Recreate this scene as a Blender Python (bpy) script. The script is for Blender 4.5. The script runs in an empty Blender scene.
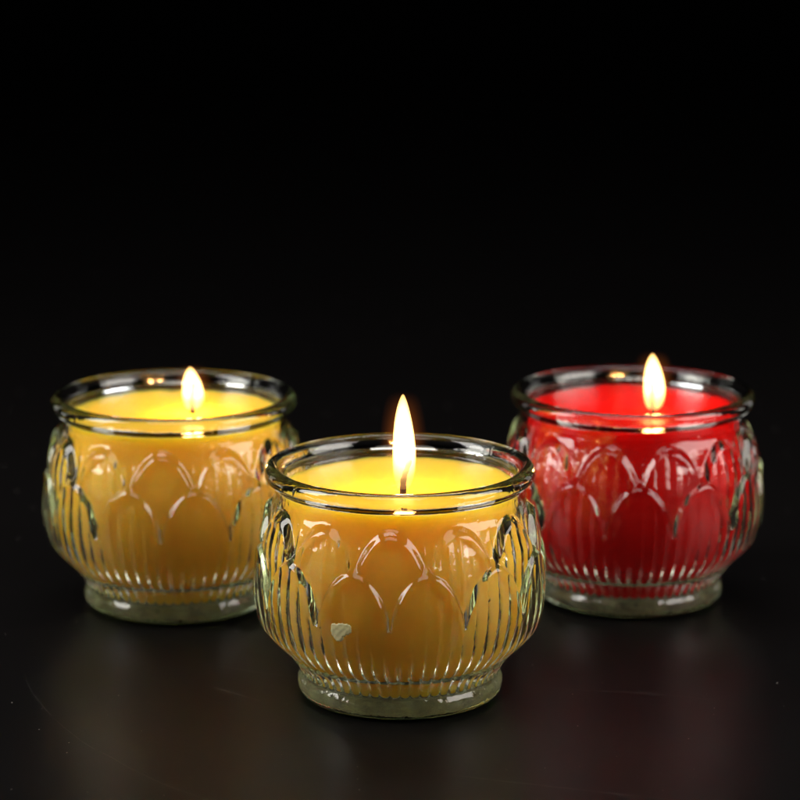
import bpy, bmesh, math, random
from mathutils import Vector
random.seed(7)
S = 0.001                                   # everything below is written in millimetres
scene = bpy.context.scene
COL = scene.collection
PI = math.pi

# ------------------------------------------------------------------ helpers
def sm(a, b, x):
    t = max(0.0, min(1.0, (x - a) / (b - a)))
    return t * t * (3 - 2 * t)

def curve(points, z):
    """smooth monotone (Catmull-Rom style) interpolation of (z, r) points"""
    n = len(points)
    if z <= points[0][0]: return points[0][1]
    if z >= points[-1][0]: return points[-1][1]
    for i in range(n - 1):
        z0, r0 = points[i]; z1, r1 = points[i + 1]
        if z0 <= z <= z1:
            def slope(k):
                if k <= 0: return (points[1][1] - points[0][1]) / (points[1][0] - points[0][0])
                if k >= n - 1: return (points[-1][1] - points[-2][1]) / (points[-1][0] - points[-2][0])
                return (points[k + 1][1] - points[k - 1][1]) / (points[k + 1][0] - points[k - 1][0])
            h = z1 - z0; t = (z - z0) / h
            m0, m1 = slope(i) * h, slope(i + 1) * h
            return ((2*t**3 - 3*t*t + 1) * r0 + (t**3 - 2*t*t + t) * m0
                    + (-2*t**3 + 3*t*t) * r1 + (t**3 - t*t) * m1)

def mesh_obj(name, verts, faces, mat, parent=None, smooth=True):
    me = bpy.data.meshes.new(name)
    me.from_pydata([(v[0]*S, v[1]*S, v[2]*S) for v in verts], [], faces)
    me.validate()
    bm = bmesh.new(); bm.from_mesh(me)
    bmesh.ops.recalc_face_normals(bm, faces=bm.faces); bm.to_mesh(me); bm.free()
    if smooth:
        me.polygons.foreach_set('use_smooth', [True] * len(me.polygons))
    me.materials.append(mat)
    o = bpy.data.objects.new(name, me); COL.objects.link(o)
    if parent: o.parent = parent
    return o

def lathe(rows, n):
    """rows: list of either ('p', z) poles or functions a->(r, z); closed skin"""
    V, F = [], []; idx = []
    for row in rows:
        if isinstance(row, tuple):
            V.append((0, 0, row[1])); idx.append([len(V) - 1])
        else:
            ring = []
            for k in range(n):
                a = 2 * PI * k / n
                r, z = row(a)
                V.append((r * math.sin(a), -r * math.cos(a), z)); ring.append(len(V) - 1)
            idx.append(ring)
    for A, B in zip(idx, idx[1:]):
        if len(A) == 1:
            for k in range(n): F.append((A[0], B[(k+1) % n], B[k]))
        elif len(B) == 1:
            for k in range(n): F.append((A[k], A[(k+1) % n], B[0]))
        else:
            for k in range(n): F.append((A[k], A[(k+1) % n], B[(k+1) % n], B[k]))
    return V, F

def nodes_of(m):
    m.use_nodes = True
    nt = m.node_tree; nt.nodes.clear()
    out = nt.nodes.new('ShaderNodeOutputMaterial')
    return nt, out

def N(nt, kind, **kw):
    n = nt.nodes.new(kind)
    for k, v in kw.items():
        if k in n.inputs: n.inputs[k].default_value = v
        else: setattr(n, k, v)
    return n

def math_node(nt, op, a, b=None, c=None, clamp=False):
    n = nt.nodes.new('ShaderNodeMath'); n.operation = op; n.use_clamp = clamp
    for i, v in enumerate((a, b, c)):
        if v is None: continue
        if isinstance(v, (int, float)): n.inputs[i].default_value = v
        else: nt.links.new(v, n.inputs[i])
    return n.outputs[0]

# ------------------------------------------------------------------ materials
def glass_material():
    m = bpy.data.materials.new('pressed_glass')
    nt, out = nodes_of(m)
    g = N(nt, 'ShaderNodeBsdfGlass', Roughness=0.0, IOR=1.5)
    g.inputs['Color'].default_value = (1, 1, 1, 1)
    tc = N(nt, 'ShaderNodeTexCoord')
    no = N(nt, 'ShaderNodeTexNoise', Scale=170.0, Detail=2.0)
    nt.links.new(tc.outputs['Object'], no.inputs['Vector'])
    no2 = N(nt, 'ShaderNodeTexNoise', Scale=900.0, Detail=1.0)
    nt.links.new(tc.outputs['Object'], no2.inputs['Vector'])
    s = math_node(nt, 'MULTIPLY_ADD', no2.outputs['Fac'], 0.12, no.outputs['Fac'])
    vs = N(nt, 'ShaderNodeTexVoronoi', Scale=230.0); nt.links.new(tc.outputs['Object'], vs.inputs['Vector'])
    pit = math_node(nt, 'SUBTRACT', 1.0, math_node(nt, 'DIVIDE', vs.outputs['Distance'], 0.16), clamp=True)
    s = math_node(nt, 'MULTIPLY_ADD', pit, 0.5, s)
    sz = N(nt, 'ShaderNodeSeparateXYZ'); nt.links.new(tc.outputs['Object'], sz.inputs[0])
    low = math_node(nt, 'MULTIPLY_ADD', math_node(nt, 'LESS_THAN', sz.outputs['Z'], 0.0056), 4.0, 1.0)
    s = math_node(nt, 'MULTIPLY', s, low)      # the foot is rougher moulded than the body
    b = N(nt, 'ShaderNodeBump', Strength=0.22, Distance=0.0006)
    nt.links.new(s, b.inputs['Height']); nt.links.new(b.outputs[0], g.inputs['Normal'])
    nt.links.new(g.outputs[0], out.inputs['Surface'])
    va = N(nt, 'ShaderNodeVolumeAbsorption', Density=GLASS_ABS)
    va.inputs['Color'].default_value = (0.80, 0.89, 0.64, 1)
    nt.links.new(va.outputs[0], out.inputs['Volume'])
    return m

def stippled_material():
    m = bpy.data.materials.new('stippled_glass_underside')
    nt, out = nodes_of(m)
    g = N(nt, 'ShaderNodeBsdfGlass', Roughness=0.45, IOR=1.5)
    d = N(nt, 'ShaderNodeBsdfDiffuse'); d.inputs['Color'].default_value = (0.62, 0.66, 0.42, 1)
    tc = N(nt, 'ShaderNodeTexCoord'); no = N(nt, 'ShaderNodeTexNoise', Scale=260.0, Detail=3.0)
    nt.links.new(tc.outputs['Object'], no.inputs['Vector'])
    f = math_node(nt, 'MULTIPLY_ADD', no.outputs['Fac'], 1.6, -0.5, clamp=True)
    mx = N(nt, 'ShaderNodeMixShader'); nt.links.new(f, mx.inputs[0])
    nt.links.new(g.outputs[0], mx.inputs[1]); nt.links.new(d.outputs[0], mx.inputs[2])
    nt.links.new(mx.outputs[0], out.inputs['Surface'])
    va = N(nt, 'ShaderNodeVolumeAbsorption', Density=GLASS_ABS)
    va.inputs['Color'].default_value = (0.80, 0.89, 0.64, 1)
    nt.links.new(va.outputs[0], out.inputs['Volume'])
    return m

def wax_material(name, col, radius, scale):
    m = bpy.data.materials.new(name)
    nt, out = nodes_of(m)
    p = N(nt, 'ShaderNodeBsdfPrincipled', Roughness=0.24)
    tc = N(nt, 'ShaderNodeTexCoord')
    no = N(nt, 'ShaderNodeTexNoise', Scale=42.0, Detail=6.0)
    nt.links.new(tc.outputs['Object'], no.inputs['Vector'])
    mx = nt.nodes.new('ShaderNodeMix'); mx.data_type = 'RGBA'
    mx.inputs['A'].default_value = (*[c * 0.86 for c in col], 1)
    mx.inputs['B'].default_value = (*[min(1, c * 1.04) for c in col], 1)
    nt.links.new(no.outputs['Fac'], mx.inputs['Factor'])
    nt.links.new(mx.outputs['Result'], p.inputs['Base Color'])
    p.inputs['Subsurface Weight'].default_value = 1.0
    p.inputs['Subsurface Radius'].default_value = radius
    p.inputs['Subsurface Scale'].default_value = scale
    p.inputs['IOR'].default_value = 1.44
    b = N(nt, 'ShaderNodeBump', Strength=0.15, Distance=0.0005)
    nt.links.new(no.outputs['Fac'], b.inputs['Height']); nt.links.new(b.outputs[0], p.inputs['Normal'])
    nt.links.new(p.outputs[0], out.inputs['Surface'])
    return m

def flame_material(name, col, k, z0, z1, low, fall=None, soft_top=None):
    """flame, or the glare halo imitated around it: emission volume, weaker near the wick"""
    m = bpy.data.materials.new(name)
    nt, out = nodes_of(m)
    e = N(nt, 'ShaderNodeEmission'); e.inputs['Color'].default_value = (*col, 1)
    tc = N(nt, 'ShaderNodeTexCoord'); sx = N(nt, 'ShaderNodeSeparateXYZ')
    nt.links.new(tc.outputs['Object'], sx.inputs[0])
    mr = nt.nodes.new('ShaderNodeMapRange'); mr.interpolation_type = 'SMOOTHSTEP'
    mr.inputs['From Min'].default_value = z0 * S; mr.inputs['From Max'].default_value = z1 * S
    mr.inputs['To Min'].default_value = k * low; mr.inputs['To Max'].default_value = k
    nt.links.new(sx.outputs['Z'], mr.inputs['Value'])
    res = mr.outputs['Result']
    if fall:                                # imitated glare halo, fading out away from the core
        r2 = math_node(nt, 'ADD', math_node(nt, 'MULTIPLY', sx.outputs['X'], sx.outputs['X']),
                       math_node(nt, 'MULTIPLY', sx.outputs['Y'], sx.outputs['Y']))
        g = math_node(nt, 'EXPONENT', math_node(nt, 'MULTIPLY', r2, -1.0 / (fall * S) ** 2))
        top = math_node(nt, 'SUBTRACT', 1.0, math_node(nt, 'DIVIDE', sx.outputs['Z'], soft_top * S), clamp=True)
        top = math_node(nt, 'MULTIPLY', top, 2.2, clamp=True)
        top = math_node(nt, 'POWER', top, 1.5)
        res = math_node(nt, 'MULTIPLY', math_node(nt, 'MULTIPLY', res, g), top)
    nt.links.new(res, e.inputs['Strength'])
    nt.links.new(e.outputs[0], out.inputs['Volume'])
    return m

def table_material():
    m = bpy.data.materials.new('black_satin_tabletop')
    nt, out = nodes_of(m)
    L = nt.links
    p = N(nt, 'ShaderNodeBsdfPrincipled')
    p.inputs['Specular IOR Level'].default_value = 0.08
    tc = N(nt, 'ShaderNodeTexCoord'); P = tc.outputs['Object']
    sx = N(nt, 'ShaderNodeSeparateXYZ'); L.new(P, sx.inputs[0])
    X, Y = sx.outputs['X'], sx.outputs['Y']
    # fine scratches: thin arcs (centre, radius, half width, angular window given by a centre point and reach)
    total = None
    arcs = [((0.073, 0.052), 0.1789, 0.00010, (-0.070, -0.042), 0.066, 0.19),
            ((0.10, 0.33), 0.345, 0.00010, (-0.03, 0.010), 0.030, 0.35),
            ((-0.30, -0.30), 0.395, 0.00010, (-0.045, -0.004), 0.010, 0.5),
            ((0.20, 0.42), 0.52, 0.00010, (0.035, -0.075), 0.03, 0.3),
            ((-0.02, -0.34), 0.35, 0.00009, (0.06, 0.000), 0.03, 0.3)]
    wob = N(nt, 'ShaderNodeTexNoise', Scale=35.0, Detail=1.0); L.new(P, wob.inputs['Vector'])
    wobv = math_node(nt, 'MULTIPLY', wob.outputs['Fac'], 0.0035)
    brk = N(nt, 'ShaderNodeTexNoise', Scale=160.0, Detail=2.0); L.new(P, brk.inputs['Vector'])
    brkv = math_node(nt, 'MULTIPLY_ADD', brk.outputs['Fac'], 3.0, -0.9, clamp=True)
    def dist(cx, cy):
        dx = math_node(nt, 'SUBTRACT', X, cx); dy = math_node(nt, 'SUBTRACT', Y, cy)
        s = math_node(nt, 'ADD', math_node(nt, 'MULTIPLY', dx, dx), math_node(nt, 'MULTIPLY', dy, dy))
        return math_node(nt, 'SQRT', s)
    for (cx, cy), R, w, (qx, qy), reach, amt in arcs:
        d = math_node(nt, 'ADD', dist(cx, cy), wobv)
        d = math_node(nt, 'ABSOLUTE', math_node(nt, 'SUBTRACT', d, R))
        line = math_node(nt, 'SUBTRACT', 1.0, math_node(nt, 'DIVIDE', d, w), clamp=True)
        win = math_node(nt, 'SUBTRACT', 1.0, math_node(nt, 'DIVIDE', dist(qx, qy), reach), clamp=True)
        win = math_node(nt, 'MULTIPLY', win, 2.0, clamp=True)
        v = math_node(nt, 'MULTIPLY', math_node(nt, 'MULTIPLY', line, win), amt)
        v = math_node(nt, 'MULTIPLY', v, brkv)
        total = v if total is None else math_node(nt, 'MAXIMUM', total, v)
    # dust specks
    vo = N(nt, 'ShaderNodeTexVoronoi', voronoi_dimensions='2D', Scale=110.0); L.new(P, vo.inputs['Vector'])
    vo.inputs['Randomness'].default_value = 1.0
    sc = N(nt, 'ShaderNodeSeparateColor'); L.new(vo.outputs['Color'], sc.inputs[0])
    size = math_node(nt, 'MULTIPLY', math_node(nt, 'POWER', sc.outputs[0], 5.0), 0.022)
    spk = math_node(nt, 'LESS_THAN', vo.outputs['Distance'], size)
    keep = math_node(nt, 'GREATER_THAN', sc.outputs[1], 0.45)
    spk = math_node(nt, 'MULTIPLY', spk, keep)
    mask = math_node(nt, 'MAXIMUM', math_node(nt, 'MULTIPLY', total, 0.9), math_node(nt, 'MULTIPLY', spk, 0.9))
    mx = nt.nodes.new('ShaderNodeMix'); mx.data_type = 'RGBA'
    mx.inputs['A'].default_value = (*TABLE_COL, 1); mx.inputs['B'].default_value = (0.55, 0.50, 0.44, 1)
    L.new(mask, mx.inputs['Factor']); L.new(mx.outputs['Result'], p.inputs['Base Color'])
    gr = N(nt, 'ShaderNodeTexNoise', Scale=14.0, Detail=5.0); L.new(P, gr.inputs['Vector'])
    ro = math_node(nt, 'MULTIPLY_ADD', gr.outputs['Fac'], 0.14, TABLE_ROUGH)
    L.new(ro, p.inputs['Roughness'])
    fine = N(nt, 'ShaderNodeTexNoise', Scale=2600.0, Detail=2.0); L.new(P, fine.inputs['Vector'])
    b = N(nt, 'ShaderNodeBump', Strength=0.25, Distance=0.00008)
    L.new(fine.outputs['Fac'], b.inputs['Height']); L.new(b.outputs[0], p.inputs['Normal'])
    L.new(p.outputs[0], out.inputs['Surface'])
    return m

def plain_material(name, col, rough=0.6, bump=0.2, scale=400.0, spec=0.5):
    m = bpy.data.materials.new(name)
    nt, out = nodes_of(m)
    p = N(nt, 'ShaderNodeBsdfPrincipled', Roughness=rough)
    p.inputs['Base Color'].default_value = (*col, 1)
    p.inputs['Specular IOR Level'].default_value = spec
    tc = N(nt, 'ShaderNodeTexCoord'); no = N(nt, 'ShaderNodeTexNoise', Scale=scale, Detail=3.0)
    nt.links.new(tc.outputs['Object'], no.inputs['Vector'])
    b = N(nt, 'ShaderNodeBump', Strength=bump, Distance=0.0003)
    nt.links.new(no.outputs['Fac'], b.inputs['Height']); nt.links.new(b.outputs[0], p.inputs['Normal'])
    nt.links.new(p.outputs[0], out.inputs['Surface'])
    return m

GLASS_ABS = 26.0
TABLE_COL = (0.004, 0.0035, 0.0035)
TABLE_ROUGH = 0.27
M_GLASS = glass_material()
M_STIPPLE = stippled_material()
M_YELLOW = wax_material('yellow_wax', (0.97, 0.60, 0.065), (1.0, 0.72, 0.18), 0.022)
M_RED = wax_material('red_wax', (0.70, 0.005, 0.004), (1.0, 0.08, 0.06), 0.014)
M_TABLE = table_material()
M_CLOTH = plain_material('black_backdrop_paper', (0.0012, 0.0012, 0.0013), 0.95, 0.2, 300, 0.0)
M_WICK = plain_material('charred_wick', (0.030, 0.016, 0.009), 0.9, 0.8, 2500)
M_RESIDUE = plain_material('dried_wax_smear', (0.66, 0.62, 0.34), 0.30, 0.6, 700)
M_RESIDUE.node_tree.nodes['Principled BSDF'].inputs['Alpha'].default_value = 0.72

# ------------------------------------------------------------------ the glass jar
OUTER = [(5.9, 25.95), (6.6, 26.1), (8.5, 27.0), (10.6, 28.6), (14.8, 31.6), (21.0, 34.3), (26.3, 35.4), (31.5, 35.7),
         (36.7, 35.5), (41.9, 35.0), (47.1, 33.8), (50.2, 33.2), (52.3, 32.5), (54.0, 32.2), (55.6, 32.3)]
INNER = [(4.7, 18.0), (5.2, 22.4), (6.4, 23.7), (9.3, 24.2), (10.8, 24.7), (11.9, 26.2), (14.8, 28.3), (21.0, 31.4), (26.3, 32.8), (31.5, 33.3),
         (36.7, 33.1), (41.9, 32.5), (47.1, 31.2), (50.2, 30.5), (52.3, 30.1), (54.0, 29.9), (57.0, 30.1)]
NP = 12
def petal_row(a, z, off, top, length, halfw):
    """signed depth (mm) inside the nearest round-topped petal"""
    step = 2 * PI / NP
    u = ((a - off) / step + 0.5) % 1.0 - 0.5
    x = abs(u) * step * 35.5
    t = top - z
    if t < -2: return -5.0
    if t < length:
        q = max(0.0, 1 - ((length - max(t, 0)) / length) ** 2)
        w = halfw * math.sqrt(q)
    else: w = halfw
    if t < 0: return max(-5.0, t - x * 0.1)
    # distance approx: horizontal gap scaled by the slope of the outline
    g = math.hypot(x / halfw, max(0.0, length - t) / length)
    return (1 - g) * min(halfw, length) if t < length else (halfw - x)

def petal_relief(s, h, ridge):
    if s <= -0.5: return 0.0
    up = sm(-0.5, 1.25, s)
    q = max(0.0, min(1.0, s / 9.0)); dome = 0.38 + 0.62 * math.sqrt(1 - (1 - q) ** 2)
    return h * up * dome + ridge * math.exp(-((s - 1.3) / 0.8) ** 2)

def outer_disp(a, z):
    lo = petal_row(a, z, math.radians(-19.0), 42.8, 21.0, 10.2)
    lo = max(lo, -1.5 + 8.0 * (1 - sm(15.0, 34.0, z)))          # the petals run together towards the foot
    up = petal_row(a, z, math.radians(-4.0), 52.1, 18.0, 9.9)
    dl = petal_relief(lo, 2.7, 0.28) * sm(11.0, 20.0, z)
    du = petal_relief(up, 2.1, 0.24) * (0.35 + 0.65 * sm(35.0, 46.0, z)) * sm(26.0, 36.0, z)
    d = max(dl, du) if lo > -0.5 else du
    d *= 1.0
    # short flutes just above the foot
    fl = abs(math.sin(a * NR / 2))
    d += -0.75 * (1 - fl) ** 1.5 * sm(5.8, 7.2, z) * (1 - sm(11.0, 13.8, z))
    return d

NR = 64
def rib(a):
    return abs(math.sin(a * NR / 2 + 0.4)) ** 0.8      # 0 at the cusps, 1 on the flats

def inner_r(a, z):
    r = curve(INNER, z)
    amp = RIB * sm(11.5, 13.5, z) * (0.20 + 0.80 * (1 - sm(12.0, 21.0, z))) * (1 - sm(46.0, 51.0, z))
    return r + amp * (1 - rib(a))                      # grooves cut outward into the wall
RIB = 0.95

def build_glass():
    rows = []
    n = 1152
    # underside with a shallow punt
    rows.append(('p', 0.9))
    for r, z in ((8, 0.9), (16, 0.85), (20.5, 0.7), (22.6, 0.2), (23.6, 0.0), (24.6, 0.05), (25.5, 0.35), (26.1, 0.95),
                 (26.45, 1.6), (26.72, 2.4), (26.82, 3.2), (26.75, 4.0), (26.5, 4.7), (26.2, 5.2), (26.0, 5.6)):
        rows.append(lambda a, r=r, z=z: (r, z))
    zz = [5.9 + (54.6 - 5.9) * i / 250 for i in range(251)]
    for z in zz:
        rows.append(lambda a, z=z: (curve(OUTER, z) + outer_disp(a, z), z))
    # neck to rolled rim bead
    bead = [(32.25, 55.4), (32.5, 56.0), (33.0, 56.45), (33.7, 56.8), (34.35, 57.3), (34.8, 58.0), (35.0, 58.9), (34.9, 59.8),
            (34.5, 60.55), (33.85, 61.05), (33.0, 61.25), (32.1, 61.15), (31.3, 60.75), (30.7, 60.1), (30.4, 59.2), (30.25, 58.2)]
    for r, z in bead: rows.append(lambda a, r=r, z=z: (r, z))
    zi = [57.0 - (57.0 - 4.8) * i / 170 for i in range(171)]
    for z in zi: rows.append(lambda a, z=z: (inner_r(a, z), z))
    for r, z in ((16.5, 4.65), (10, 4.55), (5, 4.5)): rows.append(lambda a, r=r, z=z: (r, z))
    rows.append(('p', 4.5))
    return lathe(rows, n)

def build_wax(top, wseed, tilt):
    rnd = random.Random(wseed)
    ph = [rnd.uniform(0, 2*PI) for _ in range(8)]
    rows = [('p', 4.75)]
    for r, z in ((8, 4.8), (15, 4.9)): rows.append(lambda a, r=r, z=z: (r, z))
    zz = [5.1 + (top - 0.9 - 5.1) * i / 70 for i in range(71)]
    for z in zz: rows.append(lambda a, z=z: (curve(INNER, z) + WAX_GAP, z))
    R = curve(INNER, top)
    def edge(a):
        return (0.18 * math.sin(2*a + ph[0]) + 0.13 * math.sin(5*a + ph[1]) + 0.09 * math.sin(11*a + ph[2])
                + 0.07 * math.sin(23*a + ph[3]))
    def ztop(a, r):
        f = (r / R)
        dish = -1.0 + 1.0 * f ** 4
        return top + dish + tilt * math.cos(a - 0.6) * f + edge(a) * sm(0.82, 1.0, f) + 0.35 * math.sin(2*a + ph[4]) * f * f * 0.4
    for off, dz in ((WAX_GAP, -0.5), (-0.08, -0.15), (-0.45, 0.0), (-1.1, -0.03)):
        rows.append(lambda a, off=off, dz=dz: (R + off, ztop(a, R + off) + dz))
    for k in range(1, 22):
        r = (R - 1.1) * (1 - k / 22)
        if r > 0.2: rows.append(lambda a, r=r: (r, ztop(a, r) + 0.7 * math.exp(-(r / 1.6) ** 2)))
    rows.append(('p', top - 1.0 + 0.7))
    return lathe(rows, 288)
WAX_GAP = -0.12

def spine_tube(path, n=20):
    """path: list of (x, y, z, rx, ry) -> closed tapered tube"""
    V, F, prev = [], [], None
    V.append((path[0][0], path[0][1], path[0][2])); start = 0
    rings = []
    for x, y, z, rx, ry in path[1:-1]:
        ring = []
        for k in range(n):
            a = 2*PI*k/n
            V.append((x + rx*math.cos(a), y + ry*math.sin(a), z)); ring.append(len(V)-1)
        rings.append(ring)
    V.append((path[-1][0], path[-1][1], path[-1][2])); end = len(V)-1
    for k in range(n): F.append((0, rings[0][(k+1) % n], rings[0][k]))
    for A, B in zip(rings, rings[1:]):
        for k in range(n): F.append((A[k], A[(k+1) % n], B[(k+1) % n], B[k]))
    for k in range(n): F.append((rings[-1][k], rings[-1][(k+1) % n], end))
    return V, F

def flame_path(h, w, lean, grow=0.0, base=0.0):
    P = []
    prof = [(0, 0), (0.02, .46), (0.06, .68), (0.12, .83), (0.2, .94), (0.3, .99), (0.4, 1.0), (0.5, .95), (0.6, .88), (0.7, .77),
            (0.78, .65), (0.86, .50), (0.92, .35), (0.96, .22), (0.985, .13), (1, 0)]
    for t, f in prof:
        z = base - grow + t * (h + 1.25 * grow)
        x = lean * (t ** 1.5) + 0.25 * math.sin(t * 5)
        P.append((x, 0.0, z, f * w + (grow * min(1, 4 * f)), f * w + (grow * min(1, 4 * f))))
    return P

glass_mesh = None
def candle(loc, rotz, wax_mat, top, seed, label, wick_xy, flame_h, flame_w, lean, power, wick_bend, tilt=0.15, low=0.30):
    global glass_mesh
    root = bpy.data.objects.new('jar_candle', None); COL.objects.link(root)
    root.empty_display_size = 0.02
    root.location = (loc[0]*S, loc[1]*S, 0.0006)
    root['label'] = label; root['category'] = 'candle'; root['group'] = 'lit candles in lotus glass jars'
    if glass_mesh is None:
        g = mesh_obj('glass_jar', *build_glass(), M_GLASS, root); glass_mesh = g.data
        glass_mesh.materials.append(M_STIPPLE)          # the moulded, stippled underside of the foot
        for p in glass_mesh.polygons:
            if max(glass_mesh.vertices[v].co.z for v in p.vertices) < 0.00092: p.material_index = 1
    else:
        g = bpy.data.objects.new('glass_jar', glass_mesh); COL.objects.link(g); g.parent = root
    g.rotation_euler.z = math.radians(rotz)
    w = mesh_obj('wax', *build_wax(top, seed, tilt), wax_mat, root)
    # wick
    wx, wy = wick_xy
    zt = top - 0.6
    wl = 8.4
    path = []
    for i in range(15):
        t = i / 14
        x = wick_bend * (t ** 2) * 2.0 + 0.12*math.sin(t*9)
        r = 0.95 * (1 - 0.32 * t) + 0.09 * math.sin(i * 2.1)
        path.append((x, 0.15*math.sin(t*6), -1.5 + t * (wl + 1.5), r, r))
    path = [path[0]] + path + [(path[-1][0] + 0.1, 0, path[-1][2] + 0.35, 0, 0)]
    k = mesh_obj('wick', *spine_tube(path, 14), M_WICK, root)
    k.location = (wx*S, wy*S, zt*S)
    # flame: bright core, and an orange glowing shell added as its glare halo
    fb = 0.6
    core = mesh_obj('flame', *spine_tube(flame_path(flame_h, flame_w, lean), 28),
                    flame_material('flame_core', (1.0, 0.54, 0.16), FLAME_K, 2.0, 0.45*flame_h, low), root)
    core.location = (wx*S + 0.2*S, wy*S, (zt + fb)*S)
    m1 = mesh_obj('flame_glare_halo', *spine_tube(flame_path(flame_h, flame_w, lean, grow=3.4), 28),
                  flame_material('flame_glare_halo', (1.0, 0.24, 0.03), FLAME_K*0.030, 0, 0.35*flame_h, 0.15, flame_w * 1.0, flame_h + 0.6), core)
    ld = bpy.data.lights.new('flame_light', 'POINT'); ld.energy = power; ld.color = (1.0, 0.39, 0.11)
    ld.shadow_soft_size = 0.0022
    lo = bpy.data.objects.new('flame_light', ld); COL.objects.link(lo)
    lo.parent = core; lo.location = (0.2*S, 0, flame_h * 0.42 * S)
    return root, g
FLAME_K = 2100.0

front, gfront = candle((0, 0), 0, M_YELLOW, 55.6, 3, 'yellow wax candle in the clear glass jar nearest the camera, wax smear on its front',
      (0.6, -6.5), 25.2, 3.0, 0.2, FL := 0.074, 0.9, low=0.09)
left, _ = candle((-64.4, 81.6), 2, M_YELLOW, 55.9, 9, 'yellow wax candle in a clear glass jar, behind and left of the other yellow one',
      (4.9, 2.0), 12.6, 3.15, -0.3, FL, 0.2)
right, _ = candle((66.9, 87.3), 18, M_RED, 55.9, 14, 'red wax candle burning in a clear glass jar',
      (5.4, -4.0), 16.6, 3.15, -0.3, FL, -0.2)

# dried wax smear on the outside of the front jar
def residue():
    a0, z0 = math.radians(-22.8), 26.6
    lobes = [(-1.1, 0.0, 1.6, 1.9), (0.4, 0.3, 1.5, 1.6), (1.7, 0.9, 1.25, 1.5), (-0.6, -1.5, 1.3, 1.2), (-1.6, 1.0, 1.0, 1.1), (0.4, 1.5, 1.5, 0.9)]
    def inside(x, y):
        v = max(1 - ((x - a)/c)**2 - ((y - b)/d)**2 for a, b, c, d in lobes)
        return v + 0.12*math.sin(x*5.1 + 1) * math.sin(y*4.3) + 0.08*math.sin(x*11 + y*9)
    n = 56; V, F, ids = [], [], {}
    def pt(i, j, lift):
        x = -4 + 8*i/n; y = -4 + 8*j/n
        a = a0 + x/37.0; z = z0 + y
        r = curve(OUTER, z) + outer_disp(a, z) + lift
        return (r*math.sin(a), -r*math.cos(a), z)
    cells = [(i, j) for i in range(n) for j in range(n) if inside(-4 + 8*(i+.5)/n, -4 + 8*(j+.5)/n) > 0.08]
    for i, j in cells:
        q = []
        for di, dj in ((0,0),(1,0),(1,1),(0,1)):
            key = (i+di, j+dj)
            if key not in ids:
                v = max(0.0, inside(-4 + 8*key[0]/n, -4 + 8*key[1]/n))
                V.append(pt(*key, 0.04 + 0.16*min(1, v*3) + 0.03*math.sin(key[0]*.5)*math.sin(key[1]*.45))); ids[key] = len(V)-1
            q.append(ids[key])
        F.append(tuple(q))
    o = mesh_obj('wax_smear', V, F, M_RESIDUE, gfront)
    md = o.modifiers.new('thickness', 'SOLIDIFY'); md.thickness = 0.00012; md.offset = -1
    return o
residue()

# ------------------------------------------------------------------ setting
def table():
    V, F = [], []
    x0, x1, y0, y1, th = -900, 900, -1100, 1500, 25
    V = [(x0, y0, 0), (x1, y0, 0), (x1, y1, 0), (x0, y1, 0), (x0, y0, -th), (x1, y0, -th), (x1, y1, -th), (x0, y1, -th)]
    F = [(0,1,2,3), (7,6,5,4), (0,4,5,1), (1,5,6,2), (2,6,7,3), (3,7,4,0)]
    o = mesh_obj('tabletop', V, F, M_TABLE, smooth=False)
    o['kind'] = 'structure'
    # paper backdrop hanging behind the table
    rows = []
    V, F = [], []
    prof = [(1500.0, -60), (1500.5, 0), (1502, 300), (1505, 700), (1508, 1200)]
    nx = 60
    for y, z in prof:
        for i in range(nx + 1):
            x = -1500 + 3000*i/nx
            V.append((x, y + 6 + 2.5*math.sin(x*0.006), z))
    for r in range(len(prof) - 1):
        for i in range(nx):
            a = r*(nx+1) + i
            F.append((a, a+1, a+nx+2, a+nx+1))
    b = mesh_obj('backdrop', V, F, M_CLOTH); b['kind'] = 'structure'
    sd = b.modifiers.new('thickness', 'SOLIDIFY'); sd.thickness = 0.001; sd.offset = 1
table()

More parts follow.
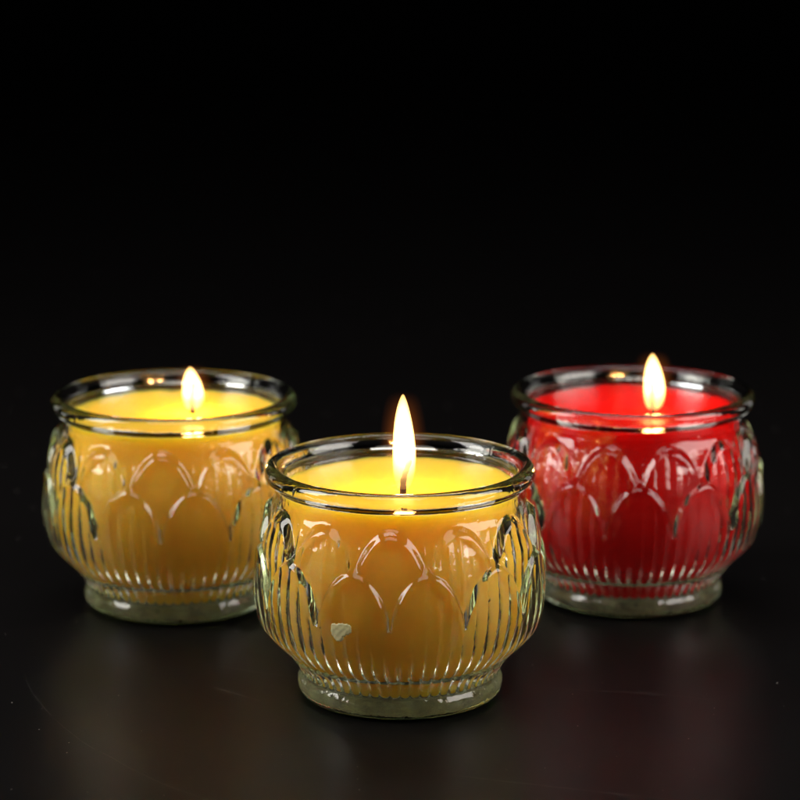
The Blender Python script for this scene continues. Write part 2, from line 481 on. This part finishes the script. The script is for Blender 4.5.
# ------------------------------------------------------------------ studio lamps and added fill lights
def softbox(name, loc, target, sx, sy, power, col=(1, 1, 1), spread=180):
    d = bpy.data.lights.new(name, 'AREA'); d.shape = 'RECTANGLE'
    d.size = sx*S; d.size_y = sy*S; d.energy = power; d.color = col
    d.spread = math.radians(spread)
    o = bpy.data.objects.new(name, d); COL.objects.link(o)
    o.location = [c*S for c in loc]
    v = Vector(target) - Vector(loc)
    o.rotation_euler = v.to_track_quat('-Z', 'Y').to_euler()
    return o
softbox('studio_softbox', (520, -150, 300), (10, 40, 30), 440, 360, 3.3, (1.0, 0.93, 0.88))
softbox('studio_softbox', (-480, -60, 330), (-20, 40, 30), 220, 420, 3.2, (1.0, 0.97, 0.92))
softbox('studio_softbox', (0, 330, 760), (0, 40, 50), 560, 160, 1.6, (0.93, 0.96, 1.0))

softbox('added_overhead_fill', (-40, -330, 760), (0, 40, 30), 520, 380, 1.6, (1.0, 0.95, 0.88))  # fill added to brighten the wax from the front
softbox('added_foot_fill', (330, 330, 110), (20, 40, 25), 60, 200, 0.03, (1.0, 0.98, 0.94))  # this low pair is added fill, to brighten the glass feet
softbox('added_foot_fill', (-330, 330, 110), (-20, 40, 25), 60, 200, 0.03, (1.0, 0.98, 0.94))

w = bpy.data.worlds.new("World"); scene.world = w; w.use_nodes = True
bg = w.node_tree.nodes['Background']
bg.inputs[0].default_value = (1.0, 0.93, 0.86, 1); bg.inputs[1].default_value = 0.004

# ------------------------------------------------------------------ camera
cd = bpy.data.cameras.new('camera'); cam = bpy.data.objects.new('camera', cd); COL.objects.link(cam)
cd.sensor_width = 36.0; cd.lens = 2883.0 / 800 * 36
cd.clip_start = 0.02; cd.clip_end = 20
cam.location = (0, -0.7206, 0.24137)
cam.rotation_euler = (math.radians(90 - 12.75), 0, 0)
cd.dof.use_dof = True; cd.dof.focus_distance = 0.722; cd.dof.aperture_fstop = 15.0
scene.camera = cam

scene.render.engine = 'CYCLES'
c = scene.cycles
c.max_bounces = 24; c.transmission_bounces = 20; c.glossy_bounces = 12; c.diffuse_bounces = 5
c.transparent_max_bounces = 16; c.volume_bounces = 0
c.caustics_refractive = True; c.caustics_reflective = True
c.blur_glossy = 0.3; c.sample_clamp_indirect = 12.0
c.use_denoising = True
c.volume_step_rate = 1.0
try:
    c.denoiser = 'OPENIMAGEDENOISE'; c.denoising_input_passes = 'RGB_ALBEDO_NORMAL'
except Exception: pass
scene.view_settings.view_transform = 'Standard'; scene.view_settings.look = 'None'
scene.view_settings.exposure = 0; scene.view_settings.gamma = 1
